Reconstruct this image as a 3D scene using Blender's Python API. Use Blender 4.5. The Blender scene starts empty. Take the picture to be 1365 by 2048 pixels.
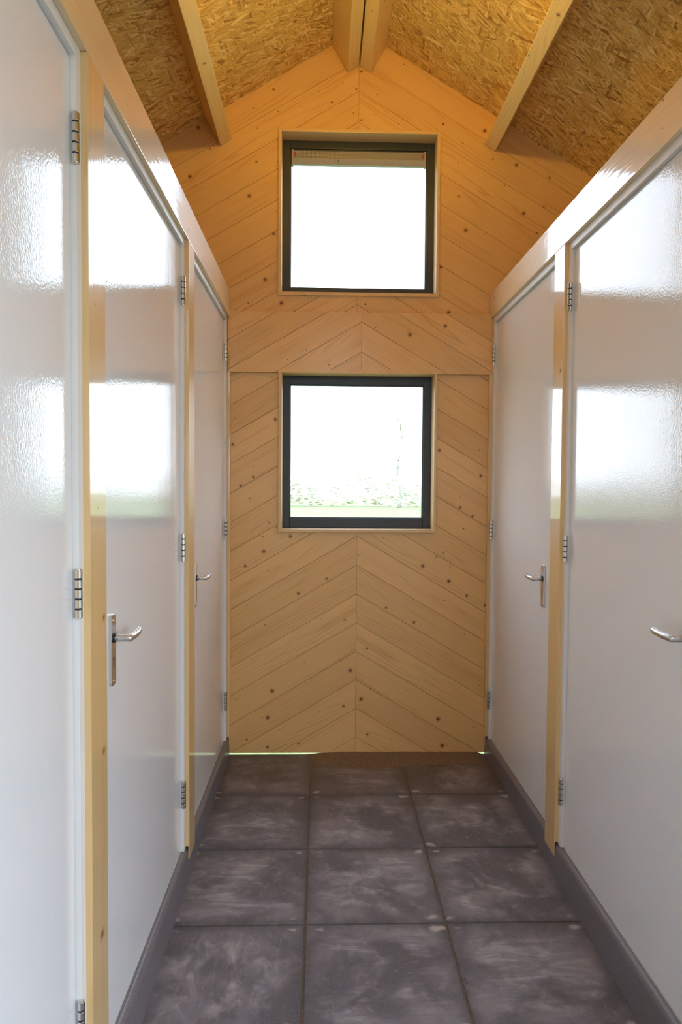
import bpy, bmesh, math, random
from mathutils import Vector, Matrix, noise
C = bpy.context.scene.collection
SC = bpy.context.scene
rnd = random.Random(7)

# ------------------------------------------------------------------ camera
EYE = 1.54
yaw, pitch, roll = 0.0286134, -0.0364087, 0.0071698
d = Vector((math.sin(yaw)*math.cos(pitch), math.cos(yaw)*math.cos(pitch), math.sin(pitch)))
r0 = Vector((math.cos(yaw), -math.sin(yaw), 0)); u0 = r0.cross(d)
r_ = r0*math.cos(roll) + u0*math.sin(roll); u_ = -r0*math.sin(roll) + u0*math.cos(roll)
cam = bpy.data.cameras.new('camera'); cam.sensor_fit = 'VERTICAL'; cam.sensor_height = 36
cam.lens = 36*1382.63/2048; cam.clip_start = 0.02; cam.clip_end = 500
co = bpy.data.objects.new('camera', cam); C.objects.link(co)
M = Matrix((r_, u_, -d)).transposed().to_4x4(); M.translation = (0, 0, EYE); co.matrix_world = M
SC.camera = co

# ------------------------------------------------------------------ sky, light, exposure
SKY = 6.6
LAMP = 350.0
LAMP_POS = (0.20, 2.36, 3.50)
w = bpy.data.worlds.new('sky'); SC.world = w; w.use_nodes = True
nt = w.node_tree; nt.nodes.clear()
wo = nt.nodes.new('ShaderNodeOutputWorld'); bg = nt.nodes.new('ShaderNodeBackground')
geo = nt.nodes.new('ShaderNodeTexCoord'); sep = nt.nodes.new('ShaderNodeSeparateXYZ')
ramp = nt.nodes.new('ShaderNodeValToRGB')
ramp.color_ramp.elements[0].position = 0.0; ramp.color_ramp.elements[0].color = (0.79, 0.895, 1.0, 1)
ramp.color_ramp.elements[1].position = 0.7; ramp.color_ramp.elements[1].color = (0.60, 0.76, 1.0, 1)
nt.links.new(geo.outputs['Generated'], sep.inputs[0]); nt.links.new(sep.outputs['Z'], ramp.inputs[0])
nt.links.new(ramp.outputs[0], bg.inputs[0]); nt.links.new(bg.outputs[0], wo.inputs[0])
bg.inputs[1].default_value = SKY

def portal(name, loc, rot, sx, sy):
    l = bpy.data.lights.new(name, 'AREA'); l.shape = 'RECTANGLE'; l.size = sx; l.size_y = sy
    l.cycles.is_portal = True
    o = bpy.data.objects.new(name, l); C.objects.link(o); o.location = loc; o.rotation_euler = rot
portal('daylight_portal', (0.2, 4.02, 3.05), (-math.pi/2, 0, 0), 0.86, 0.86)
portal('daylight_portal', (0.2, 4.02, 1.73), (-math.pi/2, 0, 0), 0.86, 0.86)
portal('daylight_portal', (0.2, -1.14, 1.73), (math.pi/2, 0, 0), 0.86, 0.86)
portal('daylight_portal', (1.10, 0.05, 1.55), (0, math.pi/2, 0), 3.2, 2.1)
portal('daylight_portal', (0.2, -1.14, 3.05), (math.pi/2, 0, 0), 0.86, 0.86)

SC.view_settings.view_transform = 'Standard'; SC.view_settings.look = 'None'
SC.view_settings.gamma = 1; SC.view_settings.use_curve_mapping = False
SC.view_settings.exposure = 0.0
SC.cycles.max_bounces = 12; SC.cycles.diffuse_bounces = 8; SC.cycles.glossy_bounces = 6
SC.cycles.transparent_max_bounces = 12; SC.cycles.use_denoising = True
SC.cycles.sample_clamp_indirect = 12

# ------------------------------------------------------------------ materials
class N:
    """small node-building helper"""
    def __init__(s, name):
        s.m = bpy.data.materials.new(name); s.m.use_nodes = True
        s.t = s.m.node_tree; s.p = s.t.nodes['Principled BSDF']
    def n(s, typ, **kw):
        q = s.t.nodes.new('ShaderNode'+typ)
        for k, v in kw.items():
            if k.startswith('_'): setattr(q, k[1:], v)
            else: s.put(q.inputs[k if not k.isdigit() else int(k)], v)
        return q
    def put(s, sock, v):
        if isinstance(v, bpy.types.NodeSocket): s.t.links.new(v, sock)
        elif isinstance(v, bpy.types.Node): s.t.links.new(v.outputs[0], sock)
        else: sock.default_value = v
    def math(s, op, a, b=0.0, c=None):
        q = s.t.nodes.new('ShaderNodeMath'); q.operation = op
        s.put(q.inputs[0], a); s.put(q.inputs[1], b)
        if c is not None: s.put(q.inputs[2], c)
        return q.outputs[0]
    def mix(s, f, a, b, mode='MIX'):
        q = s.t.nodes.new('ShaderNodeMix'); q.data_type = 'RGBA'; q.blend_type = mode
        s.put(q.inputs[0], f); s.put(q.inputs[6], a); s.put(q.inputs[7], b)
        return q.outputs[2]
    def ss(s, v, lo, hi, a=0.0, b=1.0):
        q = s.t.nodes.new('ShaderNodeMapRange'); q.interpolation_type = 'SMOOTHSTEP'
        s.put(q.inputs[0], v); s.put(q.inputs[1], lo); s.put(q.inputs[2], hi); s.put(q.inputs[3], a); s.put(q.inputs[4], b)
        return q.outputs[0]
    def xyz(s, x, y, z=0.0):
        q = s.t.nodes.new('ShaderNodeCombineXYZ'); s.put(q.inputs[0], x); s.put(q.inputs[1], y); s.put(q.inputs[2], z)
        return q.outputs[0]
    def set(s, **kw):
        names = dict(color='Base Color', rough='Roughness', metal='Metallic', coat='Coat Weight', coat_rough='Coat Roughness',
                     normal='Normal', spec='Specular IOR Level', emit='Emission Color', emit_s='Emission Strength', ior='IOR', coat_normal='Coat Normal')
        for k, v in kw.items(): s.put(s.p.inputs[names[k]], v)
    def bump(s, h, strength=0.5, dist=0.001):
        q = s.t.nodes.new('ShaderNodeBump'); q.inputs['Strength'].default_value = strength; q.inputs['Distance'].default_value = dist
        s.put(q.inputs['Height'], h); return q.outputs[0]

def rgb(r, g, b): return (r, g, b, 1.0)

def plain(name, col, rough=0.5, metal=0.0, coat=0.0, coat_rough=0.1):
    q = N(name); q.set(color=rgb(*col), rough=rough, metal=metal, coat=coat, coat_rough=coat_rough); return q.m

def pine(name, light, mid, dark, knots=0.45, rough=0.38, coat=0.6, coat_rough=0.16, streak=1.0, ripple=0.25):
    q = N(name)
    uv = q.n('UVMap'); uv.uv_map = 'grain'
    s = q.n('SeparateXYZ'); q.put(s.inputs[0], uv)
    u, v = s.outputs[0], s.outputs[1]
    at = q.n('Attribute'); at.attribute_name = 'board'; br = at.outputs['Fac']
    # knots: one candidate every ~13 cm, most of them dropped
    kv = q.n('TexVoronoi', Scale=7.0, Randomness=1.0); kv.voronoi_dimensions = '2D'
    q.put(kv.inputs['Vector'], q.xyz(u, q.math('MULTIPLY', v, 1.0)))
    ks = q.n('SeparateColor'); q.put(ks.inputs[0], kv.outputs['Color'])
    has = q.math('LESS_THAN', ks.outputs[0], knots)
    kr = q.math('MULTIPLY_ADD', q.math('POWER', ks.outputs[1], 2.5), 0.055, 0.014)     # radius in voronoi units (1 = 14 cm)
    kn = q.n('TexNoise', Scale=60.0, Detail=1.0); q.put(kn.inputs['Vector'], q.xyz(u, v))
    kd = q.math('ADD', kv.outputs['Distance'], q.math('MULTIPLY_ADD', kn.outputs[0], 0.02, -0.01))
    rel = q.math('DIVIDE', kd, kr)
    core = q.math('MULTIPLY', q.ss(rel, 1.0, 0.62), has)
    halo = q.math('MULTIPLY', q.ss(rel, 2.4, 0.9), has)
    # grain bends round the knots
    bend = q.math('MULTIPLY', q.math('MULTIPLY', q.ss(rel, 5.0, 0.5), has), 0.014)
    v2 = q.math('ADD', v, bend)
    g1 = q.n('TexNoise', Scale=1.0, Detail=3.0, Roughness=0.6, Distortion=0.35)
    q.put(g1.inputs['Vector'], q.xyz(q.math('MULTIPLY', u, 1.3), q.math('MULTIPLY', v2, 22.0)))
    g2 = q.n('TexNoise', Scale=1.0, Detail=2.0)
    q.put(g2.inputs['Vector'], q.xyz(q.math('MULTIPLY', u, 0.9), q.math('MULTIPLY', v2, 9.0), 3.3))
    ph = q.math('MULTIPLY_ADD', g2.outputs[0], 60.0, q.math('MULTIPLY', v2, 300.0))
    rings = q.math('POWER', q.math('MULTIPLY_ADD', q.math('SINE', ph), 0.5, 0.5), 4.0)
    strk = q.ss(g1.outputs[0], 0.50, 0.78)
    fine = q.n('TexNoise', Scale=1.0, Detail=2.0)
    q.put(fine.inputs['Vector'], q.xyz(q.math('MULTIPLY', u, 12.0), q.math('MULTIPLY', v2, 900.0)))
    col = q.mix(q.math('MULTIPLY', strk, 0.60*streak), rgb(*light), rgb(*mid))
    big = q.n('TexNoise', Scale=1.0, Detail=1.0)
    q.put(big.inputs['Vector'], q.xyz(q.math('MULTIPLY', u, 0.7), q.math('MULTIPLY', v2, 14.0), 8.0))
    ringamt = q.math('MULTIPLY', rings, q.ss(big.outputs[0], 0.42, 0.72, 0.05, 0.42*streak))
    col = q.mix(ringamt, col, rgb(*dark))
    col = q.mix(q.math('MULTIPLY', q.ss(fine.outputs[0], 0.35, 0.7), 0.10), col, rgb(*mid))
    tone = q.math('MULTIPLY_ADD', br, 0.14, 0.93)
    col = q.mix(1.0, col, q.n('CombineColor', **{'0': tone, '1': q.math('MULTIPLY_ADD', br, 0.17, 0.91), '2': q.math('MULTIPLY_ADD', br, 0.24, 0.87)}), 'MULTIPLY')
    col = q.mix(q.math('MULTIPLY', halo, 0.55), col, rgb(dark[0]*0.85, dark[1]*0.75, dark[2]*0.6))
    ring_ = q.math('MULTIPLY', q.ss(rel, 0.35, 0.75), 0.8)
    col = q.mix(q.math('MULTIPLY', core, 0.93), col, q.mix(ring_, rgb(0.150, 0.060, 0.022), rgb(0.050, 0.018, 0.008)))
    hb = q.math('ADD', q.math('MULTIPLY', rings, 0.25), q.math('MULTIPLY', g1.outputs[0], 0.8))
    nrm = q.bump(hb, ripple, 0.0008)
    q.set(color=col, rough=rough, coat=coat, coat_rough=coat_rough, normal=nrm, coat_normal=nrm, spec=0.4)
    return q.m

PINE = pine('pine_cladding', (0.76, 0.475, 0.190), (0.62, 0.325, 0.100), (0.44, 0.195, 0.048), knots=0.6, rough=0.42, coat=0.45, coat_rough=0.22)
PINE_BEAM = pine('pine_beam', (0.74, 0.51, 0.235), (0.62, 0.375, 0.145), (0.50, 0.26, 0.075), knots=0.28, coat=1.0, coat_rough=0.07, streak=0.55, ripple=0.35)
PINE_LIGHT = pine('pale_pine_beam', (0.80, 0.66, 0.42), (0.72, 0.53, 0.29), (0.58, 0.36, 0.14), knots=0.28, coat=1.0, coat_rough=0.07, streak=0.6, ripple=0.35)
PINE_ROOF = pine('pine_rafter', (0.84, 0.66, 0.30), (0.74, 0.52, 0.21), (0.52, 0.30, 0.09), knots=0.34, coat=0.25, coat_rough=0.25, streak=0.6)
PINE_TRIM = pine('pine_trim', (0.73, 0.50, 0.245), (0.60, 0.36, 0.15), (0.46, 0.24, 0.08), knots=0.10, coat=0.5, coat_rough=0.2, streak=0.5)

def osb():
    q = N('strand_board')
    uv = q.n('UVMap'); uv.uv_map = 'grain'
    s = q.n('SeparateXYZ'); q.put(s.inputs[0], uv); u, v = s.outputs[0], s.outputs[1]
    wn = q.n('TexNoise', Scale=9.0, Detail=2.0); q.put(wn.inputs['Vector'], q.xyz(u, v))
    ws = q.n('SeparateColor'); q.put(ws.inputs[0], wn.outputs['Color'])
    u2 = q.math('MULTIPLY_ADD', ws.outputs[0], 0.030, u); v2 = q.math('MULTIPLY_ADD', ws.outputs[1], 0.030, v)
    layers = []
    for i, (ang, L, W) in enumerate(((12, 11, 78), (-28, 12, 90), (48, 15, 84), (85, 14, 100), (-8, 9, 62), (25, 17, 120))):
        a = math.radians(ang); c, sn = math.cos(a), math.sin(a)
        x = q.math('ADD', q.math('MULTIPLY', u2, c*L), q.math('MULTIPLY', v2, sn*L))
        y = q.math('ADD', q.math('MULTIPLY', u2, -sn*W), q.math('MULTIPLY', v2, c*W))
        vo = q.n('TexVoronoi', Scale=1.0); vo.voronoi_dimensions = '2D'
        q.put(vo.inputs['Vector'], q.xyz(q.math('ADD', x, 17.3*i), q.math('ADD', y, 5.1*i)))
        sc = q.n('SeparateColor'); q.put(sc.inputs[0], vo.outputs['Color'])
        layers.append((sc.outputs[0], sc.outputs[1], vo.outputs['Distance']))
    tone, top, edge = layers[0]
    for t2, p2, e2 in layers[1:]:
        f = q.math('GREATER_THAN', p2, q.math('MULTIPLY_ADD', top, 0.25, 0.52))
        mx = q.n('Mix'); q.put(mx.inputs[0], f); q.put(mx.inputs[2], tone); q.put(mx.inputs[3], t2); tone = mx.outputs[0]
        mx = q.n('Mix'); q.put(mx.inputs[0], f); q.put(mx.inputs[2], edge); q.put(mx.inputs[3], e2); edge = mx.outputs[0]
        mx = q.n('Mix'); q.put(mx.inputs[0], f); q.put(mx.inputs[2], top); q.put(mx.inputs[3], p2); top = mx.outputs[0]
    cr = q.n('ValToRGB'); q.put(cr.inputs[0], tone)
    e = cr.color_ramp.elements
    e[0].position = 0.0; e[0].color = rgb(0.32, 0.16, 0.04)
    e[1].position = 1.0; e[1].color = rgb(0.88, 0.74, 0.34)
    for pos, c in ((0.05, (0.44, 0.25, 0.06)), (0.22, (0.63, 0.415, 0.11)), (0.6, (0.74, 0.525, 0.165)), (0.85, (0.82, 0.615, 0.225))):
        k = e.new(pos); k.color = rgb(*c)
    fine = q.n('TexNoise', Scale=170.0, Detail=2.0); q.put(fine.inputs['Vector'], q.xyz(u, v))
    col = q.mix(q.ss(fine.outputs[0], 0.45, 0.8, 0.0, 0.35), cr.outputs[0], rgb(0.24, 0.115, 0.03))
    col = q.mix(q.ss(edge, 0.48, 0.75, 0.0, 0.36), col, rgb(0.16, 0.07, 0.02))
    q.set(color=col, rough=0.5, spec=0.35, normal=q.bump(q.math('ADD', q.math('MULTIPLY', tone, 0.8), q.math('MULTIPLY', edge, -0.4)), 0.5, 0.0012))
    return q.m
OSB = osb()

def lacquer():
    q = N('white_lacquer')
    tc = q.n('TexCoord'); 
    n1 = q.n('TexNoise', Scale=150.0, Detail=2.5); q.put(n1.inputs['Vector'], tc.outputs['Object'])
    n2 = q.n('TexNoise', Scale=1.0, Detail=1.0)
    mp = q.n('Mapping'); mp.inputs['Scale'].default_value = (14, 14, 3.0); q.put(mp.inputs['Vector'], tc.outputs['Object']); q.put(n2.inputs['Vector'], mp)
    h = q.math('MULTIPLY_ADD', n1.outputs[0], 0.8, q.math('MULTIPLY', n2.outputs[0], 0.9))
    q.set(color=rgb(0.79, 0.79, 0.795), rough=0.06, spec=0.55, normal=q.bump(h, 0.6, 0.0006))
    return q.m
LACQUER = lacquer()
FRAME_WHITE = plain('white_frame_paint', (0.80, 0.785, 0.765), 0.42)
ANTHRACITE = plain('anthracite_frame', (0.022, 0.028, 0.038), 0.38)
STEEL = plain('polished_steel', (0.72, 0.71, 0.69), 0.16, 1.0)
ALU = plain('brushed_aluminium', (0.74, 0.74, 0.74), 0.30, 1.0)
BLACK = plain('black_plastic', (0.012, 0.012, 0.012), 0.4)
RED = plain('red_plastic', (0.55, 0.03, 0.03), 0.4)
VENT_WHITE = plain('white_vent_paint', (0.62, 0.62, 0.63), 0.35)
VENT_SHADED = plain('shaded_vent_paint', (0.36, 0.355, 0.36), 0.35)  # the vent is white; its backlit shade is put into this grey

def vent_perforated():
    q = N('perforated_vent')
    tc = q.n('TexCoord'); s = q.n('SeparateXYZ'); q.put(s.inputs[0], tc.outputs['Object'])
    def cell(c):
        f = q.math('FRACT', q.math('MULTIPLY', c, 1/0.0075)); return q.math('ABSOLUTE', q.math('SUBTRACT', f, 0.5))
    a, b = cell(s.outputs[0]), cell(s.outputs[2])
    dd = q.math('SQRT', q.math('ADD', q.math('MULTIPLY', a, a), q.math('MULTIPLY', b, b)))
    q.set(color=q.mix(q.ss(dd, 0.34, 0.28), rgb(0.40, 0.385, 0.38), rgb(0.02, 0.02, 0.02)), rough=0.4)  # white cover greyed, shade held in the colour; dark dots are the holes
    return q.m
PERF = vent_perforated()

def grey_plinth():
    q = N('grey_plinth'); tc = q.n('TexCoord')
    n1 = q.n('TexNoise', Scale=260.0, Detail=2.0); q.put(n1.inputs['Vector'], tc.outputs['Object'])
    n2 = q.n('TexNoise', Scale=6.0, Detail=3.0); q.put(n2.inputs['Vector'], tc.outputs['Object'])
    col = q.mix(q.ss(n1.outputs[0], 0.35, 0.7), rgb(0.150, 0.136, 0.152), rgb(0.225, 0.207, 0.225))
    col = q.mix(q.ss(n2.outputs[0], 0.45, 0.75, 0, 0.35), col, rgb(0.20, 0.165, 0.145))
    q.set(color=col, rough=0.36, spec=0.6, normal=q.bump(n1.outputs[0], 0.25, 0.0006)); return q.m
PLINTH = grey_plinth()

def paving():
    q = N('concrete_paving')
    uv = q.n('UVMap'); uv.uv_map = 'grain'
    at = q.n('Attribute'); at.attribute_name = 'board'; br = at.outputs['Fac']
    s = q.n('SeparateXYZ'); q.put(s.inputs[0], uv); u, v = s.outputs[0], s.outputs[1]     # 0..1 within one slab
    tc = q.n('TexCoord'); ob = tc.outputs['Object']
    off = q.math('MULTIPLY', br, 37.0)
    P = q.xyz(u, v, off)
    n_big = q.n('TexNoise', Scale=2.3, Detail=4.0, Roughness=0.6, Distortion=0.4); q.put(n_big.inputs['Vector'], P)
    n_fine = q.n('TexNoise', Scale=260.0, Detail=3.0, Roughness=0.7); q.put(n_fine.inputs['Vector'], ob)
    n_mid = q.n('TexNoise', Scale=16.0, Detail=4.0, Roughness=0.6); q.put(n_mid.inputs['Vector'], P)
    # light scum left where water dried: wiped streaks running across or along the slab
    st = q.n('TexNoise', Scale=1.0, Detail=4.0, Roughness=0.62, Distortion=0.8)
    sx = q.math('MULTIPLY_ADD', br, 5.0, 2.0)
    q.put(st.inputs['Vector'], q.xyz(q.math('MULTIPLY', u, sx), q.math('MULTIPLY', v, q.math('SUBTRACT', 15.0, q.math('MULTIPLY', sx, 1.6))), off))
    col = q.mix(q.ss(n_big.outputs[0], 0.36, 0.66), rgb(0.125, 0.114, 0.130), rgb(0.240, 0.222, 0.252))
    cu = q.math('SUBTRACT', 0.5, q.math('ABSOLUTE', q.math('SUBTRACT', u, 0.5)))
    cv = q.math('SUBTRACT', 0.5, q.math('ABSOLUTE', q.math('SUBTRACT', v, 0.5)))
    ed = q.math('ADD', q.math('MINIMUM', cu, cv), q.math('MULTIPLY_ADD', n_mid.outputs[0], 0.16, -0.08))
    inner = q.ss(ed, 0.03, 0.24)
    scum = q.math('MULTIPLY', q.math('MULTIPLY', q.ss(st.outputs[0], 0.42, 0.70), inner), q.ss(n_big.outputs[0], 0.38, 0.62))
    col = q.mix(q.math('MULTIPLY', scum, 0.85), col, rgb(0.46, 0.44, 0.475))
    # thin crackled lines of lime
    wv = q.n('TexWave', Scale=1.0, Distortion=9.0, Detail=3.0); wv.inputs['Detail Scale'].default_value = 1.6
    q.put(wv.inputs['Vector'], q.xyz(q.math('MULTIPLY', u, q.math('MULTIPLY_ADD', br, 4.0, 1.0)), q.math('MULTIPLY', v, q.math('MULTIPLY_ADD', br, -4.5, 5.5)), off))
    line = q.math('MULTIPLY', q.math('MULTIPLY', q.ss(wv.outputs['Fac'], 0.86, 1.0), inner), q.ss(n_mid.outputs[0], 0.46, 0.66))
    col = q.mix(q.math('MULTIPLY', line, 0.24), col, rgb(0.52, 0.47, 0.46))
    # darker damp rim
    col = q.mix(q.ss(ed, 0.12, -0.04, 0.0, 0.75), col, rgb(0.082, 0.072, 0.074))
    # pale rubbed corners
    cx = q.math('SUBTRACT', cu, 0.075); cy = q.math('SUBTRACT', cv, 0.060)
    dc = q.math('SQRT', q.math('ADD', q.math('MULTIPLY', q.math('MULTIPLY', cx, cx), 0.30), q.math('MULTIPLY', cy, cy)))
    cn = q.n('TexNoise', Scale=7.0, Detail=5.0); q.put(cn.inputs['Vector'], q.xyz(u, v, q.math('ADD', off, 4.0)))
    dc = q.math('ADD', dc, q.math('MULTIPLY_ADD', cn.outputs[0], 0.17, -0.082))
    col = q.mix(q.ss(dc, 0.030, -0.004, 0.0, 0.72), col, rgb(0.62, 0.57, 0.54))
    col = q.mix(q.ss(n_fine.outputs[0], 0.42, 0.72, 0.0, 0.40), col, rgb(0.26, 0.24, 0.26))
    # brown sand trodden in near the far wall
    so = q.n('SeparateXYZ'); q.put(so.inputs[0], ob)
    br_f = q.math('MULTIPLY', q.ss(q.math('ADD', so.outputs[1], q.math('MULTIPLY_ADD', n_mid.outputs[0], 0.5, -0.25)), 3.05, 3.85), 0.55)
    col = q.mix(br_f, col, rgb(0.135, 0.092, 0.055))
    dk = q.n('TexNoise', Scale=11.0, Detail=5.0, Roughness=0.7); q.put(dk.inputs['Vector'], q.xyz(u, v, q.math('ADD', off, 11.0)))
    col = q.mix(q.ss(dk.outputs[0], 0.63, 0.74, 0.0, 0.6), col, rgb(0.060, 0.046, 0.040))
    # scattered dust specks
    vs = q.n('TexVoronoi', Scale=42.0); q.put(vs.inputs['Vector'], ob)
    vc = q.n('SeparateColor'); q.put(vc.inputs[0], vs.outputs['Color'])
    sp = q.math('MULTIPLY', q.ss(vs.outputs['Distance'], 0.075, 0.035), q.math('GREATER_THAN', vc.outputs[0], 0.86))
    col = q.mix(q.math('MULTIPLY', sp, 0.7), col, rgb(0.50, 0.47, 0.45))
    q.set(color=col, rough=0.62, spec=0.35, normal=q.bump(q.math('ADD', n_fine.outputs[0], q.math('MULTIPLY', n_mid.outputs[0], 0.6)), 0.4, 0.0012)); return q.m
PAVING = paving()

def noisy(name, a, b, scale, rough=0.9, bump=0.6, dist=0.004):
    q = N(name); tc = q.n('TexCoord')
    n1 = q.n('TexNoise', Scale=scale, Detail=4.0, Roughness=0.65); q.put(n1.inputs['Vector'], tc.outputs['Object'])
    q.set(color=q.mix(q.ss(n1.outputs[0], 0.35, 0.68), rgb(*a), rgb(*b)), rough=rough, spec=0.2, normal=q.bump(n1.outputs[0], bump, dist)); return q.m
SAND = noisy('brown_sand', (0.17, 0.115, 0.070), (0.28, 0.20, 0.13), 140, 0.95, 0.8, 0.004)
GROUT = noisy('joint_sand', (0.14, 0.105, 0.08), (0.21, 0.165, 0.13), 120, 0.95)
GRASS = noisy('meadow_grass', (0.18, 0.215, 0.08), (0.26, 0.30, 0.12), 5, 0.9)
BOUNCE_GRAVEL = noisy('bounce_gravel', (0.22, 0.21, 0.20), (0.36, 0.345, 0.33), 60, 0.9)
HEDGE = noisy('winter_hedge_twigs', (0.56, 0.53, 0.43), (0.68, 0.64, 0.52), 3, 0.9)
BARK = noisy('bark', (0.34, 0.31, 0.27), (0.46, 0.43, 0.38), 9, 0.9)
LAMP_GLASS = N('opal_lamp_glass'); LAMP_GLASS.set(color=rgb(0.9, 0.85, 0.78), emit=rgb(1.0, 0.635, 0.105), emit_s=LAMP, rough=0.3); LAMP_GLASS = LAMP_GLASS.m

def opal():
    q = N('opal_bowl_glass'); q.t.nodes.remove(q.p)
    out = [n for n in q.t.nodes if n.type == 'OUTPUT_MATERIAL'][0]
    df = q.n('BsdfDiffuse', Color=rgb(0.82, 0.80, 0.76)); tl = q.n('BsdfTranslucent', Color=rgb(0.85, 0.80, 0.70))
    mx = q.n('MixShader'); mx.inputs[0].default_value = 0.62; q.put(mx.inputs[1], df); q.put(mx.inputs[2], tl); q.put(out.inputs[0], mx)
    return q.m
OPAL = opal()

def glass():
    q = N('window_glass'); q.t.nodes.remove(q.p)
    out = [n for n in q.t.nodes if n.type == 'OUTPUT_MATERIAL'][0]
    tr = q.n('BsdfTransparent', Color=rgb(0.95, 0.97, 0.965)); gl = q.n('BsdfGlossy', Roughness=0.01)
    fr = q.n('Fresnel', IOR=1.5); mx = q.n('MixShader'); q.put(mx.inputs[0], fr); q.put(mx.inputs[1], tr); q.put(mx.inputs[2], gl)
    q.put(out.inputs[0], mx); return q.m
GLASS = glass()

# ------------------------------------------------------------------ mesh helpers
def grain(bm, axis, seed=None, faces=None):
    """UV in metres, u along the grain, plus a per-board random value"""
    uvl = bm.loops.layers.uv.get('grain') or bm.loops.layers.uv.new('grain')
    bl = bm.faces.layers.float.get('board') or bm.faces.layers.float.new('board')
    a = Vector(axis).normalized(); r = random.Random(seed if seed is not None else rnd.random())
    ou, ov, b = r.uniform(0, 50), r.uniform(0, 50), r.random()
    for f in (faces or bm.faces):
        f[bl] = b
        n = f.normal; t = n.cross(a)
        if t.length < 0.3: t = n.orthogonal()
        t.normalize()
        for l in f.loops:
            l[uvl].uv = (l.vert.co.dot(a) + ou, l.vert.co.dot(t) + ov)

def link(name, bm, mat, parent=None, smooth=False, keep=False):
    if not keep: bmesh.ops.recalc_face_normals(bm, faces=bm.faces)
    me = bpy.data.meshes.new(name); bm.to_mesh(me); bm.free()
    for m in (mat if isinstance(mat, (list, tuple)) else [mat]): me.materials.append(m)
    if smooth:
        for p in me.polygons: p.use_smooth = True
    o = bpy.data.objects.new(name, me); C.objects.link(o)
    if parent: o.parent = parent
    return o

def tag(o, label=None, cat=None, group=None, kind=None):
    if label: o['label'] = label
    if cat: o['category'] = cat
    if group: o['group'] = group
    if kind: o['kind'] = kind
    return o

def empty(name, loc=(0, 0, 0)):
    o = bpy.data.objects.new(name, None); C.objects.link(o); o.location = loc; o.empty_display_size = 0.1; return o

def box(bm, x0, x1, y0, y1, z0, z1, bev=0.0, mi=0):
    r = bmesh.ops.create_cube(bm, size=1.0); vs = r['verts']
    for v in vs:
        v.co = Vector(((x0+x1)/2 + v.co.x*(x1-x0), (y0+y1)/2 + v.co.y*(y1-y0), (z0+z1)/2 + v.co.z*(z1-z0)))
    fs = list({f for v in vs for f in v.link_faces})
    for f in fs: f.material_index = mi
    if bev:
        es = list({e for v in vs for e in v.link_edges})
        bmesh.ops.bevel(bm, geom=es, offset=bev, segments=2, profile=0.6, affect='EDGES')

def prism(bm, prof, plane, a0, a1, bev=0.0):
    """profile polygon extruded along an axis; plane 'xz' extrudes along y, 'yz' along x, 'xy' along z"""
    def P(p, a):
        return {'xz': (p[0], a, p[1]), 'yz': (a, p[0], p[1]), 'xy': (p[0], p[1], a)}[plane]
    v0 = [bm.verts.new(P(p, a0)) for p in prof]; v1 = [bm.verts.new(P(p, a1)) for p in prof]
    n = len(prof)
    fs = [bm.faces.new(v0), bm.faces.new(v1[::-1])]
    for i in range(n): fs.append(bm.faces.new((v0[i], v1[i], v1[(i+1) % n], v0[(i+1) % n])))
    bmesh.ops.recalc_face_normals(bm, faces=fs)
    if bev:
        es = list({e for f in fs for e in f.edges})
        bmesh.ops.bevel(bm, geom=es, offset=bev, segments=2, profile=0.6, affect='EDGES')

def cyl(bm, p, axis, r, h, seg=24, bev=0.0, r2=None):
    a = Vector(axis).normalized(); q = Vector((0, 0, 1)).rotation_difference(a).to_matrix().to_4x4()
    q.translation = Vector(p) + a*h/2
    rr = bmesh.ops.create_cone(bm, cap_ends=True, segments=seg, radius1=r, radius2=r if r2 is None else r2, depth=h, matrix=q)
    if bev:
        vs = rr['verts']; fs = {f for v in vs for f in v.link_faces if len(f.verts) > 4}
        es = list({e for f in fs for e in f.edges})
        bmesh.ops.bevel(bm, geom=es, offset=bev, segments=2, profile=0.6, affect='EDGES')

def sweep(bm, pts, radii, seg=16):
    """tube through pts; radii = [(across, up)], up follows z"""
    rings = []
    for i, p in enumerate(pts):
        p = Vector(p); t = (Vector(pts[min(i+1, len(pts)-1)]) - Vector(pts[max(i-1, 0)])).normalized()
        up = Vector((0, 0, 1)); side = t.cross(up)
        side = side.normalized() if side.length > 1e-4 else Vector((1, 0, 0))
        up = side.cross(t).normalized(); a, b = radii[i]
        rings.append([bm.verts.new(p + side*a*math.cos(k*2*math.pi/seg) + up*b*math.sin(k*2*math.pi/seg)) for k in range(seg)])
    for a, b in zip(rings, rings[1:]):
        for k in range(seg): bm.faces.new((a[k], a[(k+1) % seg], b[(k+1) % seg], b[k]))
    bm.faces.new(rings[0][::-1]); bm.faces.new(rings[-1])

# ------------------------------------------------------------------ dimensions of the place
APX, APZ, TAN = 0.193, 4.031, 0.589          # roof apex and pitch
COS = 1/math.sqrt(1+TAN*TAN); SIN = TAN*COS
WY = 3.86                                     # room face of the far wall
NY = -1.0                                     # room face of the wall behind the camera
LF, RF = -0.520, 0.947                        # faces of the white door frames
LP, RP = -0.505, 0.931                        # faces of the pine posts and beams
EAVE_L, EAVE_R = -2.30, 2.69
LID = 2.575
def roofz(x): return APZ - TAN*abs(x-APX)
def floorz(y): return 0.022*(y-2.7)

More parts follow.
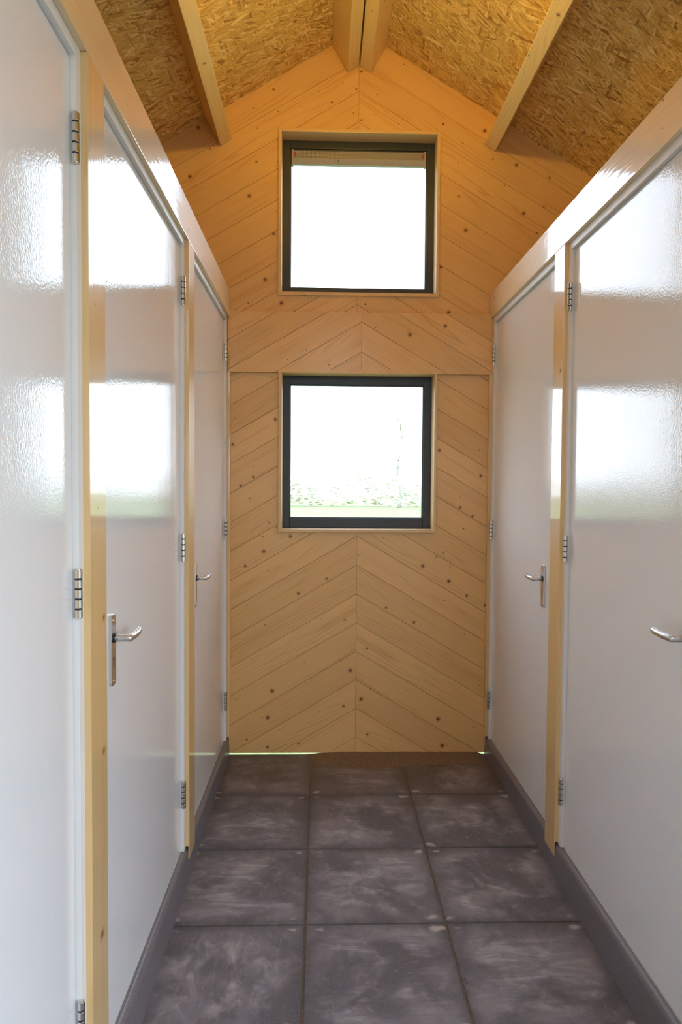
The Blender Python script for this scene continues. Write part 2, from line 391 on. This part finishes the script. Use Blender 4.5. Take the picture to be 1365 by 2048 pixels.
# ------------------------------------------------------------------ floor: concrete slabs, sloping gently towards the camera
XJ = [-1.047+0.4995*k for k in range(6)]
YJ = [3.872] + [3.376-0.4915*k for k in range(10)]
bm = bmesh.new()
def slab(x0, x1, y0, y1, fx0, fx1, fy0, fy1, sd):
    g = 0.0038
    vs0 = set(bm.verts); fs0 = set(bm.faces)
    box(bm, x0+g, x1-g, y0+g, y1-g, -0.06, 0.0, 0.0042)
    r = random.Random(sd); dz = r.uniform(-0.0006, 0.0006)
    uvl = bm.loops.layers.uv.get('grain') or bm.loops.layers.uv.new('grain')
    bl = bm.faces.layers.float.get('board') or bm.faces.layers.float.new('board')
    val = r.random()
    for f in set(bm.faces)-fs0:
        f[bl] = val
        for l in f.loops: l[uvl].uv = ((l.vert.co.x-fx0)/(fx1-fx0), (l.vert.co.y-fy0)/(fy1-fy0))
    for v in set(bm.verts)-vs0: v.co.z += floorz(v.co.y)+dz
bm.faces.layers.float.new('board'); bm.loops.layers.uv.new('grain')
for i in range(len(XJ)-1):
    x0, x1 = max(XJ[i], -0.62), min(XJ[i+1], 1.05)
    if x1-x0 < 0.02: continue
    for j in range(len(YJ)-1):
        y1, y0 = YJ[j], max(YJ[j+1], NY-0.1)
        if y1-y0 < 0.02: continue
        slab(x0, x1, y0, y1, XJ[i], XJ[i+1], YJ[j]-0.4915 if j else 3.376, YJ[j] if j else 3.8675, i*31+j*7+3)
f0 = set(bm.faces)
vs0 = set(bm.verts); box(bm, -0.62, 1.05, NY-0.1, 3.87, -0.07, -0.0045, 0, 1)
for v in set(bm.verts)-vs0: v.co.z += floorz(v.co.y)
o = link('floor', bm, [PAVING, GROUT]); tag(o, 'grey concrete paving slabs of the corridor floor with pale scuffed corners', 'floor', kind='structure')

# sand blown under the far wall
bm = bmesh.new(); nx, ny = 90, 30
grid = []
for i in range(nx+1):
    row = []
    for j in range(ny+1):
        x = -0.13+1.055*i/nx; y = 3.56+0.308*j/ny
        n1 = noise.fractal(Vector((x*5, y*5, 1.7)), 1.0, 2.0, 4); n2 = noise.fractal(Vector((x*60, y*60, 0.3)), 1.0, 2.0, 3)
        edge = min(1, max(0, (x+0.11)/0.22)); edge = min(edge, max(0, (0.93-x)/0.05))
        front = (y-(3.70+0.05*n1-0.10*max(0, 0.35-abs(x-0.25))+0.05*max(0, x-0.4)))/0.16
        h = 0.016*min(1, max(-0.35, front))*edge + 0.0035*n1*min(1, edge*2) + 0.0011*n2 - 0.0030*(1-edge) - 0.001
        row.append(bm.verts.new((x, y, floorz(y)+h)))
    grid.append(row)
for i in range(nx):
    for j in range(ny): bm.faces.new((grid[i][j], grid[i+1][j], grid[i+1][j+1], grid[i][j+1]))
o = link('sand_drift', bm, SAND, smooth=True)
tag(o, 'brown sand drifted over the slabs along the foot of the far wooden wall', 'sand', kind='stuff')

# ------------------------------------------------------------------ chevron boarding
def chevron(name, polys, seam, z0, pitch, yface, back, parent=None, flip=1, mat=PINE, edge_mat=None, seed=1):
    bm = bmesh.new()
    for poly in polys:
        bm.faces.new([bm.verts.new((x, yface, z)) for x, z in poly])
    bmesh.ops.remove_doubles(bm, verts=bm.verts, dist=1e-5)
    def cut(no, p, side=None):
        g = [f for f in bm.faces if side is None or (f.calc_center_median().x-seam)*side > 0]
        es = list({e for f in g for e in f.edges}); vs = list({v for f in g for v in f.verts})
        bmesh.ops.bisect_plane(bm, geom=g+es+vs, plane_co=p, plane_no=no, dist=1e-6)
    for off in (-0.0008, 0, 0.0008): cut((1, 0, 0), (seam+off, yface, 0))
    zs = [v.co.z for v in bm.verts]; xs = [v.co.x for v in bm.verts]
    drop = TAN*max(abs(min(xs)-seam), abs(max(xs)-seam))
    k0 = math.floor((min(zs)-z0)/pitch)-1; k1 = math.ceil((max(zs)+drop-z0)/pitch)+1
    for side in (-1, 1):
        no = Vector((TAN*side, 0, 1)).normalized()
        for k in range(k0, k1+1):
            for off in (-0.0016, 0, 0.0016): cut(no, (seam, yface, z0+k*pitch+off), side)
    for v in bm.verts:
        t = (v.co.z + TAN*abs(v.co.x-seam) - z0)/pitch
        dpt = 0
        if abs(t-round(t))*pitch < 1e-4: dpt = 0.0048
        if abs(v.co.x-seam) < 1e-5: dpt = max(dpt, 0.0035)
        v.co.y += dpt*flip
    uvl = bm.loops.layers.uv.new('grain'); bl = bm.faces.layers.float.new('board')
    for f in bm.faces:
        c = f.calc_center_median(); side = -1 if c.x < seam else 1
        k = math.floor((c.z + TAN*abs(c.x-seam) - z0)/pitch)
        r = random.Random(seed*1000+k*2+side); ou, ov = r.uniform(0, 60), r.uniform(0, 60); f[bl] = r.random()
        zc = z0+(k+0.5)*pitch
        for l in f.loops:
            x, z = l.vert.co.x-seam, l.vert.co.z
            l[uvl].uv = (x*side*COS - (z-zc)*SIN + ou, (z-zc)*COS + x*side*SIN + ov)
        if (f.normal.y > 0) == (flip > 0): f.normal_flip()
        f.material_index = 0
    # solid wall behind the boards
    for poly in polys:
        a0, a1 = yface+0.0052*flip, back
        prism(bm, poly, 'xz', a0, a1)
    bmesh.ops.recalc_face_normals(bm, faces=[f for f in bm.faces if len(f.verts) and abs(f.normal.y) < 0.5])
    return link(name, bm, mat, parent, keep=True)

U = dict(x0=-0.246, x1=0.6435, z0=2.592, z1=3.492)     # outside of the upper window lining
Lw = dict(x0=-0.240, x1=0.640, z0=1.286, z1=2.186)
xl, xr = LF-0.14, RF+0.14
up = []
zb = 2.33
up.append([(EAVE_L, LID), (xl, LID), (U['x0'], LID), (U['x0'], roofz(U['x0'])), (EAVE_L, roofz(EAVE_L))])
up.append([(U['x1'], LID), (xr, LID), (EAVE_R, LID), (EAVE_R, roofz(EAVE_R)), (U['x1'], roofz(U['x1']))])
up.append([(U['x0'], U['z1']), (U['x1'], U['z1']), (U['x1'], roofz(U['x1'])), (APX, APZ), (U['x0'], roofz(U['x0']))])
up.append([(U['x0'], LID), (U['x1'], LID), (U['x1'], U['z0']), (U['x0'], U['z0'])])
up.append([(xl, zb), (xr, zb), (xr, LID), (U['x1'], LID), (U['x0'], LID), (xl, LID)])
wall = chevron('wall_back', up, 0.192, 3.702, 0.1650, WY, WY+0.15, seed=3)
tag(wall, 'pine chevron boarded gable wall around the upper window', 'wall', kind='structure')
lo = [[(xl, 0.036), (Lw['x0'], 0.036), (Lw['x0'], zb), (xl, zb)], [(Lw['x1'], 0.036), (xr, 0.036), (xr, zb), (Lw['x1'], zb)],
      [(Lw['x0'], 0.036), (Lw['x1'], 0.036), (Lw['x1'], Lw['z0']), (Lw['x0'], Lw['z0'])],
      [(Lw['x0'], Lw['z1']), (Lw['x1'], Lw['z1']), (Lw['x1'], zb), (Lw['x0'], zb)]]
wl = chevron('wall_back', lo, 0.2005, 0.1255, 0.1627, WY+0.0005, WY+0.15, seed=5)
tag(wl, 'pine chevron boarded wall below and beside the lower window', 'wall', kind='structure')

# crossband over the lower window
bp = [[(LF+0.003, 2.168), (RF-0.001, 2.168), (RF-0.001, 2.499), (LF+0.003, 2.499)]]
band = chevron('cladding_panel', bp, 0.217, 2.2835, 0.1640, 3.836, WY-0.001, seed=8)
tag(band, 'raised band of chevron pine boards between the upper and lower windows', 'wall panel')

# ------------------------------------------------------------------ windows
def window(name, W, wy, fx0, fx1, fz0, fz1, gx0, gx1, gz0, gz1, sgn=1, label='', top=True, front=0.015):
    root = empty(name, ((W['x0']+W['x1'])/2, wy+sgn*0.1, W['z0'])); tag(root, label, 'window', kind='structure')
    inv = Matrix.Translation(-root.location)
    def P(nm, b, m, **k):
        bmesh.ops.transform(b, matrix=inv, verts=b.verts)
        return link(nm, b, m, root, **k)
    yf, yb = wy-sgn*front, wy+sgn*0.15
    def Y(a, b): return (min(a, b), max(a, b))
    y0, y1 = Y(yf, yb)
    pieces = [(W['x0'], fx0+0.001, W['z0'], W['z1']), (fx1-0.001, W['x1'], W['z0'], W['z1']), (fx0+0.001, fx1-0.001, W['z0'], fz0)]
    if top: pieces.append((fx0+0.001, fx1-0.001, fz1, W['z1']))
    for k, (a, b, c, e) in enumerate(pieces):
        bb = bmesh.new(); box(bb, a, b, y0, y1, c, e, 0.0028); bb.normal_update(); grain(bb, (0, 0, 1) if k < 2 else (1, 0, 0), k+W['z0'])
        P('trim_board', bb, PINE_TRIM)
    # dark sash frame, stepped towards the glass
    bb = bmesh.new()
    ya, ybk = Y(wy+sgn*0.085, wy+sgn*0.145)
    t = 0.0
    box(bb, fx0, gx0-0.006, ya, ybk, fz0, fz1, 0.003); box(bb, gx1+0.006, fx1, ya, ybk, fz0, fz1, 0.003)
    box(bb, gx0-0.006, gx1+0.006, ya, ybk, fz0, gz0-0.006, 0.003); box(bb, gx0-0.006, gx1+0.006, ya, ybk, gz1+0.006, fz1, 0.003)
    P('frame', bb, ANTHRACITE)
    bb = bmesh.new(); ya, ybk = Y(wy+sgn*0.093, wy+sgn*0.112)
    for a, b, c, e in ((gx0-0.007, gx0, gz0-0.007, gz1+0.007), (gx1, gx1+0.007, gz0-0.007, gz1+0.007), (gx0, gx1, gz0-0.007, gz0), (gx0, gx1, gz1, gz1+0.007)):
        box(bb, a, b, ya, ybk, c, e, 0.0015)
    P('glazing_bead', bb, ANTHRACITE)
    bb = bmesh.new(); ya, ybk = Y(wy+sgn*0.113, wy+sgn*0.117); yy = wy+sgn*0.115
    bb.faces.new([bb.verts.new(q) for q in ((gx0-0.005, yy, gz0-0.005), (gx1+0.005, yy, gz0-0.005), (gx1+0.005, yy, gz1+0.005), (gx0-0.005, yy, gz1+0.005))])
    P('glass_pane', bb, GLASS)
    return root
window('window_1', U, WY, -0.228, 0.6265, 2.611, 3.474, -0.178, 0.578, 2.665, 3.425,
       label='upper square window with anthracite frame and a vent strip along its top, in the pine gable')
window('window_2', Lw, WY, -0.2215, 0.6255, 1.3045, 2.1665, -0.1755, 0.575, 1.367, 2.112, front=0.0235,
       label='lower square window with anthracite frame, under the raised band of boards')

# perforated ventilation strip along the top of the upper pane
vt = empty('ventilation_grille', (0.2, WY+0.09, 3.340)); tag(vt, 'white perforated ventilation strip with red end markers across the top of the upper window', 'vent')
def V(nm, b, m):
    bmesh.ops.transform(b, matrix=Matrix.Translation(-vt.location), verts=b.verts); return link(nm, b, m, vt)
vy = WY+0.086
bm = bmesh.new(); box(bm, -0.168, 0.568, vy, vy+0.026, 3.378, 3.421, 0.002); V('perforated_cover', bm, PERF)
bm = bmesh.new(); prism(bm, [(vy-0.010, 3.376), (vy-0.010, 3.371), (vy+0.002, 3.345), (vy+0.024, 3.345), (vy+0.024, 3.376)], 'yz', -0.168, 0.568, 0.0008); V('lower_flap', bm, VENT_SHADED)
for xa, xb in ((-0.1765, -0.168), (0.568, 0.5765)):
    bm = bmesh.new(); box(bm, xa-0.001, xb+0.001, vy-0.006, vy+0.026, 3.340, 3.425, 0.0025); cap = V('end_cap', bm, VENT_SHADED)
for xa in (-0.164, 0.557):
    bm = bmesh.new(); box(bm, xa, xa+0.008, vy-0.003, vy+0.004, 3.388, 3.411, 0.001); tag(V('marker', bm, RED), 'red end marker')
bm = bmesh.new(); prism(bm, [(0.081, 3.368), (0.089, 3.368), (0.085, 3.356)], 'xz', vy-0.0085, vy+0.004); V('lever_tab', bm, BLACK)

# ------------------------------------------------------------------ roof boarding, ridge beams, purlins
def slope_pt(side, s, dd): return (APX + side*(s*COS) - side*dd*SIN, APZ - s*SIN - dd*COS)
SLEN = 3.0
def osb_sheet(side, s0, s1, y0, y1):
    b = bmesh.new()
    prism(b, [slope_pt(side, s0, 0), slope_pt(side, s1, 0), slope_pt(side, s1, -0.018), slope_pt(side, s0, -0.018)], 'xz', y0, y1)
    b.normal_update(); grain(b, (0, 1, 0.0)); 
    uvl = b.loops.layers.uv['grain']; du, dv = rnd.uniform(0, 20), rnd.uniform(0, 20)
    for f in b.faces:
        for l in f.loops:
            x = l.vert.co.x-APX
            l[uvl].uv = (x*side/COS+du, l.vert.co.y*side+dv)
    return b
for side, nm in ((-1, 'left'), (1, 'right')):
    root = empty('ceiling', (APX+side*1.2, 1.4, roofz(APX+1.2)))
    tag(root, 'strand board ceiling of the %s roof slope' % nm, 'ceiling', kind='structure')
    cuts = [NY-0.15, 0.385, 2.823, WY+0.15] if side > 0 else [NY-0.15, 1.3, WY+0.15]
    for a, b in zip(cuts, cuts[1:]):
        bb = osb_sheet(side, 0.0, SLEN, a+0.001, b-0.001)
        bmesh.ops.transform(bb, matrix=Matrix.Translation(-root.location), verts=bb.verts)
        link('strand_board', bb, OSB, root)

def rafter(name, side, s0, s1, depth, label, cat, group=None, gap=0.002):
    b = bmesh.new()
    prism(b, [slope_pt(side, s0, gap), slope_pt(side, s1, gap), slope_pt(side, s1, depth), slope_pt(side, s0, depth)], 'xz', NY+0.002, WY-0.004, 0.0025)
    b.normal_update(); grain(b, (0, 1, 0), s0*7+side)
    o = link(name, b, PINE_ROOF); tag(o, label, cat, group); return o
rafter('ridge_beam', -1, 0.102, 0.172, 0.166, 'left of the two pine ridge beams at the roof peak', 'beam')
rafter('ridge_beam', 1, 0.102, 0.172, 0.166, 'right of the two pine ridge beams at the roof peak', 'beam')
rafter('purlin', -1, 0.902, 0.972, 0.166, 'pine purlin under the left roof slope', 'beam')
rafter('purlin', 1, 0.902, 0.972, 0.166, 'pine purlin under the right roof slope', 'beam')

# ------------------------------------------------------------------ side walls: partition behind the doors and the lid over the cubicles
OPEN_Y = 1.10                                # unseen right side left open, sized for the daylight it lets in
for nm, side, f, e, y0, ystop in (('wall_left', -1, LF, EAVE_L, NY, 0.52), ('wall_right', 1, RF, EAVE_R, OPEN_Y, 1.66)):
    b = bmesh.new()
    x0, x1 = f+side*0.08, f+side*0.13
    box(b, min(x0, x1), max(x0, x1), y0, WY, floorz(NY)-0.02, LID-0.02)
    box(b, min(f, f+side*0.0795), max(f, f+side*0.0795), y0, ystop, 0.135, 2.462)
    xs = sorted((f+side*0.0125, f+side*0.079)); box(b, xs[0], xs[1], y0, WY, -0.09, 0.1305)
    xs = sorted((f+side*0.03, f+side*0.079)); box(b, xs[0], xs[1], ystop, WY, 2.481, LID-0.02)
    if side > 0: box(b, f+0.131, e, OPEN_Y, OPEN_Y+0.05, -0.09, LID-0.02)
    xa, xb = sorted((f+side*0.03, e+side*0.3))
    b2 = bmesh.new(); box(b2, xa, xb, y0, WY, LID-0.02, LID)
    o = link(nm, b, FRAME_WHITE); tag(o, 'white painted partition on the %s side of the corridor' % nm[5:], 'wall', kind='structure')
    b2.normal_update(); grain(b2, (0, 1, 0)); uvl = b2.loops.layers.uv['grain']
    o2 = link('ceiling', b2, OSB); tag(o2, 'strand board lid over the cubicles on the %s, behind the long beam' % nm[5:], 'ceiling', kind='structure')

# long beams over the doors
for nm, side, fp, ff, z0, z1 in (('left', -1, LP, LF, 2.4655, 2.603), ('right', 1, RP, RF, 2.480, 2.614)):
    b = bmesh.new(); xa, xb = sorted((fp, ff+side*0.025)); box(b, xa, xb, NY+0.002, WY-0.003, z0, z1, 0.002)
    b.normal_update(); grain(b, (0, 1, 0), 41+side)
    o = link('wall_beam', b, PINE_LIGHT); tag(o, 'long varnished pine beam above the white doors on the %s side' % nm, 'beam')

# posts between the doors: notched at the foot over the plinth
def post(side, y0, y1, ztop, zbot, label, seed):
    fp, ff = (LP, LF) if side < 0 else (RP, RF)
    b = bmesh.new()
    inn = ff+side*0.004; lip = fp+side*0.0042
    prism(b, [(inn, 0.137), (inn, ztop), (fp, ztop), (fp, zbot), (lip, zbot), (lip, 0.137)], 'xz', y0, y1, 0.0009)
    b.normal_update(); grain(b, (0, 0, 1), seed)
    o = link('door_post', b, PINE_BEAM); tag(o, label, 'post'); return o
ZL, ZR = 2.4648, 2.4793
post(-1, 1.525, 1.637, ZL, 0.088, 'tall pine post between the first and second white doors on the left', 4)
post(-1, 2.655, 2.772, ZL, 0.088, 'tall pine post between the second and third white doors on the left', 12)
post(-1, 3.836, 3.8585, 2.1672, 0.088, 'narrow pine post in the far left corner below the raised band', 23)
post(1, 2.667, 2.780, ZR, 0.084, 'tall pine post between the two white doors on the right', 34)
post(1, 3.836, 3.8585, 2.1672, 0.084, 'narrow pine post in the far right corner below the raised band', 45)

# ------------------------------------------------------------------ grey plinths
def plinth(side, segs, label, name):
    b = bmesh.new()
    for y0, y1, dx in segs:
        fp = (LP if side < 0 else RP) + side*0.0046
        bk = (LF if side < 0 else RF) + side*0.012
        fr = fp + side*dx
        n = 7; rad = abs(bk-fr)
        pr = [(0, 0.0)]
        # front rises straight, then rolls back into the door plane
        for k in range(n+1):
            a = math.pi/2*k/n; pr.append((rad*0.85*(1-math.cos(a)), 0.108+0.022*math.sin(a)))
        pr += [(rad, 0.1305), (rad, 0.0)]
        pts0 = []
        prof = [(fr+side*px, pz) for px, pz in pr]
        vs0 = set(b.verts); prism(b, prof, 'xz', y0, y1)
        for v in set(b.verts)-vs0:
            if v.co.z < 0.02: v.co.z = floorz(v.co.y)+0.0005
            elif v.co.z < 0.1: pass
    o = link(name, b, PLINTH, smooth=False); tag(o, label, 'baseboard', kind='structure'); return o
plinth(-1, [(NY+0.01, 2.655, -0.0), (2.6553, WY-0.001, 0.0008)], 'grey moulded plinth along the foot of the left doors', 'baseboard_left')
plinth(1, [(OPEN_Y, 2.655, -0.0), (2.6553, WY-0.001, 0.0008)], 'grey moulded plinth along the foot of the right doors', 'baseboard_right')

# ------------------------------------------------------------------ doors
def make_handle(side, door, y, dx, zc=1.152):
    """back plate on the leaf face, lever as its child"""
    s = -side                                        # towards the corridor
    inv = Matrix.Translation(-door.location)
    b = bmesh.new(); c = 0.008; hw = 0.0195; z0, z1 = zc-0.122, zc+0.060
    prism(b, [(y-hw, z0+c), (y-hw+c, z0), (y+hw-c, z0), (y+hw, z0+c), (y+hw, z1-c), (y+hw-c, z1), (y-hw+c, z1), (y-hw, z1-c)], 'yz', dx, dx+s*0.008, 0.0012)
    bmesh.ops.transform(b, matrix=inv, verts=b.verts)
    hd = link('door_handle', b, ALU, door)
    def sub(nm, bb, m, smooth=False):
        bmesh.ops.transform(bb, matrix=inv, verts=bb.verts); return link(nm, bb, m, hd, smooth)
    xf = dx+s*0.008
    b = bmesh.new(); cyl(b, (xf, y, zc), (s, 0, 0), 0.0122, 0.005, 24, 0.0008); sub('collar', b, BLACK, False)
    b = bmesh.new()
    px = [0.0045, 0.012, 0.025, 0.038, 0.046, 0.0525]
    pts = [(xf+s*q, y, zc) for q in px]
    cyl(b, (xf+s*0.0045, y, zc), (s, 0, 0), 0.0092, 0.042, 28, 0.001)
    xe = xf+s*0.0390
    g = []; rr = []
    for k in range(13):
        t = k/12; g.append((xe + s*(0.006*math.sin(t*math.pi)-0.004*t) , y-0.0085+0.125*t, zc+0.0003-0.001*t*t)); 
        wd = 0.0084 - 0.0012*t; rr.append((wd*(0.80 if k in (0, 12) else 1), 0.0096*(0.80 if k in (0, 12) else 1)))
    sweep(b, g, rr, 20)
    lv = sub('lever', b, ALU, True)
    b = bmesh.new(); cyl(b, (xf+s*0.011, y-0.0090, zc-0.0005), (0, -1, 0), 0.0023, 0.0012, 12); sub('grub_screw', b, BLACK)
    b = bmesh.new(); cyl(b, (xf-s*0.001, y, zc-0.052), (s, 0, 0), 0.0042, 0.0016, 16); box(b, min(xf-s*0.001, xf+s*0.0006), max(xf-s*0.001, xf+s*0.0006), y-0.0022, y+0.0022, zc-0.076, zc-0.054, 0)
    sub('keyhole', b, BLACK)
    for zz in (z0+0.013, z1-0.015):
        b = bmesh.new(); cyl(b, (xf-s*0.001, y, zz), (s, 0, 0), 0.0036, 0.0024, 16, 0.0006); sub('screw', b, STEEL)

def make_hinge(side, door, y, z, hx):
    inv = Matrix.Translation(-door.location)
    b = bmesh.new(); h, k, gap = 0.104, 5, 0.0038; seg = (h-gap*(k-1))/k
    for i in range(k): cyl(b, (hx, y, z-h/2+i*(seg+gap)), (0, 0, 1), 0.0085, seg, 24, 0.0008)
    for zz, sg in ((z-h/2-0.002, 1), (z+h/2-0.0005, 1)): cyl(b, (hx, y, zz), (0, 0, 1), 0.0058, 0.0025, 16, 0.0006)
    bmesh.ops.transform(b, matrix=inv, verts=b.verts)
    hg = link('hinge', b, STEEL, door)
    for i in range(k-1):
        b = bmesh.new(); cyl(b, (hx, y, z-h/2+i*(seg+gap)+seg-0.0002), (0, 0, 1), 0.0078, gap+0.0004, 24)
        bmesh.ops.transform(b, matrix=inv, verts=b.verts); link('bushing', b, BLACK, hg)

def door(n, side, near, far, label, ztop, zhead, frame_far, hy):
    f = LF if side < 0 else RF
    root = empty('door_%d' % n, (f, (near+far)/2, 0.131)); tag(root, label, 'door', kind='structure')
    inv = Matrix.Translation(-root.location)
    def P(nm, b, m):
        bmesh.ops.transform(b, matrix=inv, verts=b.verts); return link(nm, b, m, root)
    rec = 0.0135; face = f+side*rec; th = 0.040
    # white frame: an inverted U with a rebate behind the leaf
    b = bmesh.new(); xa, xb = sorted((f, f+side*0.078))
    fy0, fy1 = near-0.030, far+frame_far
    prism(b, [(fy0, 0.1315), (near, 0.1315), (near, ztop), (far, ztop), (far, 0.1315), (fy1, 0.1315), (fy1, zhead), (fy0, zhead)], 'yz', xa, xb)
    P('frame', b, FRAME_WHITE)
    b = bmesh.new(); xa, xb = sorted((face, face+side*th))
    box(b, xa, xb, near+0.003, far-0.003, 0.134, ztop-0.003, 0.0022)
    P('leaf', b, LACQUER)
    # slim bead standing proud along the frame edge, as a painted seal
    for z in (0.355, 1.306, 2.268):
        make_hinge(side, root, far-0.002, z, (f - 0.0010 if side < 0 else f-0.0035))
    make_handle(side, root, hy, face)
    return root
door(1, -1, 0.567, 1.497, 'glossy white door nearest the camera on the left, cut off by the photo edge', 2.4395, 2.4645, 0.0275, 0.628)
door(2, -1, 1.655, 2.629, 'glossy white door in the middle of the left side, with the large lever handle', 2.4395, 2.4645, 0.0255, 1.760)
door(3, -1, 2.790, 3.790, 'narrow-looking glossy white door at the far left, beside the wooden end wall', 2.4395, 2.4645, 0.044, 2.921)
door(4, 1, 1.709, 2.639, 'glossy white door nearest the camera on the right, with bright window reflections', 2.4520, 2.4790, 0.0275, 1.757)
door(5, 1, 2.798, 3.805, 'glossy white door at the far right, beside the wooden end wall', 2.4520, 2.4790, 0.030, 2.936)

# ------------------------------------------------------------------ wall behind the camera, with its gable windows
fu = []
fu.append([(EAVE_L, LID), (xl, LID), (U['x0'], LID), (U['x0'], roofz(U['x0'])), (EAVE_L, roofz(EAVE_L))])
fu.append([(U['x1'], LID), (xr, LID), (EAVE_R, LID), (EAVE_R, roofz(EAVE_R)), (U['x1'], roofz(U['x1']))])
fu.append([(U['x0'], U['z1']), (U['x1'], U['z1']), (U['x1'], roofz(U['x1'])), (APX, APZ), (U['x0'], roofz(U['x0']))])
fu.append([(U['x0'], LID), (U['x1'], LID), (U['x1'], U['z0']), (U['x0'], U['z0'])])
fu.append([(xl, Lw['z1']), (Lw['x0'], Lw['z1']), (Lw['x1'], Lw['z1']), (xr, Lw['z1']), (xr, LID), (U['x1'], LID), (U['x0'], LID), (xl, LID)])
fu.append([(xl, -0.07), (Lw['x0'], -0.07), (Lw['x0'], Lw['z1']), (xl, Lw['z1'])]); fu.append([(Lw['x1'], -0.07), (xr, -0.07), (xr, Lw['z1']), (Lw['x1'], Lw['z1'])])
fu.append([(Lw['x0'], -0.07), (Lw['x1'], -0.07), (Lw['x1'], Lw['z0']), (Lw['x0'], Lw['z0'])])
wf = chevron('wall_front', fu, 0.192, 3.702, 0.1650, NY, NY-0.15, flip=-1, seed=9)
tag(wf, 'pine boarded gable wall behind the camera', 'wall', kind='structure')
window('window_3', U, NY, -0.228, 0.6265, 2.611, 3.474, -0.178, 0.578, 2.665, 3.425, sgn=-1, label='upper gable window behind the camera')
window('window_4', Lw, NY, -0.2215, 0.6255, 1.3045, 2.1665, -0.1755, 0.575, 1.367, 2.112, sgn=-1, label='lower gable window behind the camera')

# ------------------------------------------------------------------ lamp hanging from the ridge beams
lx, ly, lz = LAMP_POS
lp = empty('pendant_lamp', (lx, ly, lz)); tag(lp, 'opal glass bowl lamp hanging from the ridge beams', 'lamp')
b = bmesh.new(); bmesh.ops.create_uvsphere(b, u_segments=32, v_segments=20, radius=0.045); link('lamp_globe', b, LAMP_GLASS, lp, True)
zr = slope_pt(1, 0.137, 0.166)[1]
b = bmesh.new(); prof = [(0.165, -0.052), (0.150, -0.070), (0.120, -0.088), (0.075, -0.100), (0.0, -0.105)]; prof_o = [(q*1.03+0.002, z-0.004) for q, z in prof[:-1]]+[(0.0, -0.110)]
ang = [k*2*math.pi/40 for k in range(40)]
def ring(q, z): return [b.verts.new((q*math.cos(a), q*math.sin(a), z)) for a in ang]
ri = [ring(*q) for q in prof[:-1]]; ro = [ring(*q) for q in prof_o[:-1]]; ci, cb = b.verts.new((0, 0, prof[-1][1])), b.verts.new((0, 0, prof_o[-1][1]))
for rr in (ri, ro):
    for a, c in zip(rr, rr[1:]):
        for k in range(40): b.faces.new((a[k], a[(k+1) % 40], c[(k+1) % 40], c[k]))
for k in range(40):
    b.faces.new((ri[0][k], ri[0][(k+1) % 40], ro[0][(k+1) % 40], ro[0][k])); b.faces.new((ri[-1][k], ri[-1][(k+1) % 40], ci)); b.faces.new((ro[-1][k], ro[-1][(k+1) % 40], cb))
link('uplight_bowl', b, OPAL, lp, True)
b = bmesh.new(); cyl(b, (0, 0, 0.040), (0, 0, 1), 0.018, 0.03, 24, 0.002); link('lamp_holder', b, VENT_WHITE, lp)
for k in range(3):
    a = k*2*math.pi/3+0.5; b = bmesh.new(); sweep(b, [(0.166*math.cos(a), 0.166*math.sin(a), -0.054), (0.09*math.cos(a), 0.09*math.sin(a), 0.06), (0.016*math.cos(a), 0.016*math.sin(a), 0.16)], [(0.002, 0.002)]*3, 6); link('strut', b, VENT_WHITE, lp)
b = bmesh.new(); cyl(b, (0, 0, 0.069), (0, 0, 1), 0.006, zr-lz-0.069, 12); link('rod', b, VENT_WHITE, lp)

# ------------------------------------------------------------------ outside: meadow, hedge line, bare tree
b = bmesh.new()
bmesh.ops.create_grid(b, x_segments=4, y_segments=4, size=120, matrix=Matrix.Translation((0, 20, -0.11)))
o = link('ground', b, GRASS); tag(o, 'green meadow outside the windows', 'grass', kind='structure')
b = bmesh.new(); box(b, 1.06, 9.0, -9.0, 3.0, -0.30, -0.095); box(b, -3.2, 1.055, -9.0, NY-0.16, -0.30, -0.095)  # unseen gravel, added so the ground bounces neutral light instead of green
o = link('ground', b, BOUNCE_GRAVEL); tag(o, 'unseen grey gravel added behind the camera to bounce neutral daylight', 'gravel', kind='structure')
rh = random.Random(11)
b = bmesh.new()
for k in range(5200):
    x = rh.uniform(-34, 34); z = rh.random()**0.8*(2.5+0.5*math.sin(x*0.7)+0.3*math.sin(x*2.3)); y = 58+rh.uniform(-0.9, 0.9)
    s = rh.uniform(0.15, 0.34); m = Matrix.Rotation(rh.uniform(0, 6.28), 3, 'Z') @ Matrix.Rotation(rh.uniform(-1.2, 1.2), 3, 'X')
    b.faces.new([b.verts.new(Vector((x, y, z-0.1)) + m @ Vector(q)*s) for q in ((-1, -0.35, 0), (0.3, -0.5, 0.1), (1, 0.2, 0), (-0.2, 0.5, -0.1))])
o = link('hedge', b, HEDGE); tag(o, 'pale winter hedge across the meadow, seen through the lower window', 'hedge')
tr = empty('bare_tree', (6.2, 55, -0.11)); tag(tr, 'thin bare tree beyond the lower window, right of centre', 'tree')
b = bmesh.new(); tp = [(0.15*math.sin(k*0.9), 0.1*math.sin(k*1.7), k*0.62) for k in range(13)]
sweep(b, tp, [(0.17-0.011*k, 0.17-0.011*k) for k in range(13)], 10); link('trunk', b, BARK, tr, True)
for k in range(16):
    b = bmesh.new(); base = Vector(tp[4+k % 9]); a = k*2.4; L = rh.uniform(1.0, 2.2)
    pts = [tuple(base + Vector((math.cos(a)*L*t, math.sin(a)*L*t, 1.1*t*L*0.5 - 0.35*L*t*t))) for t in (0, 0.25, 0.5, 0.75, 1.0)]
    sweep(b, pts, [(0.05*(1-t*0.8),)*2 for t in (0, 0.25, 0.5, 0.75, 1.0)], 6); link('branch', b, BARK, tr, True)
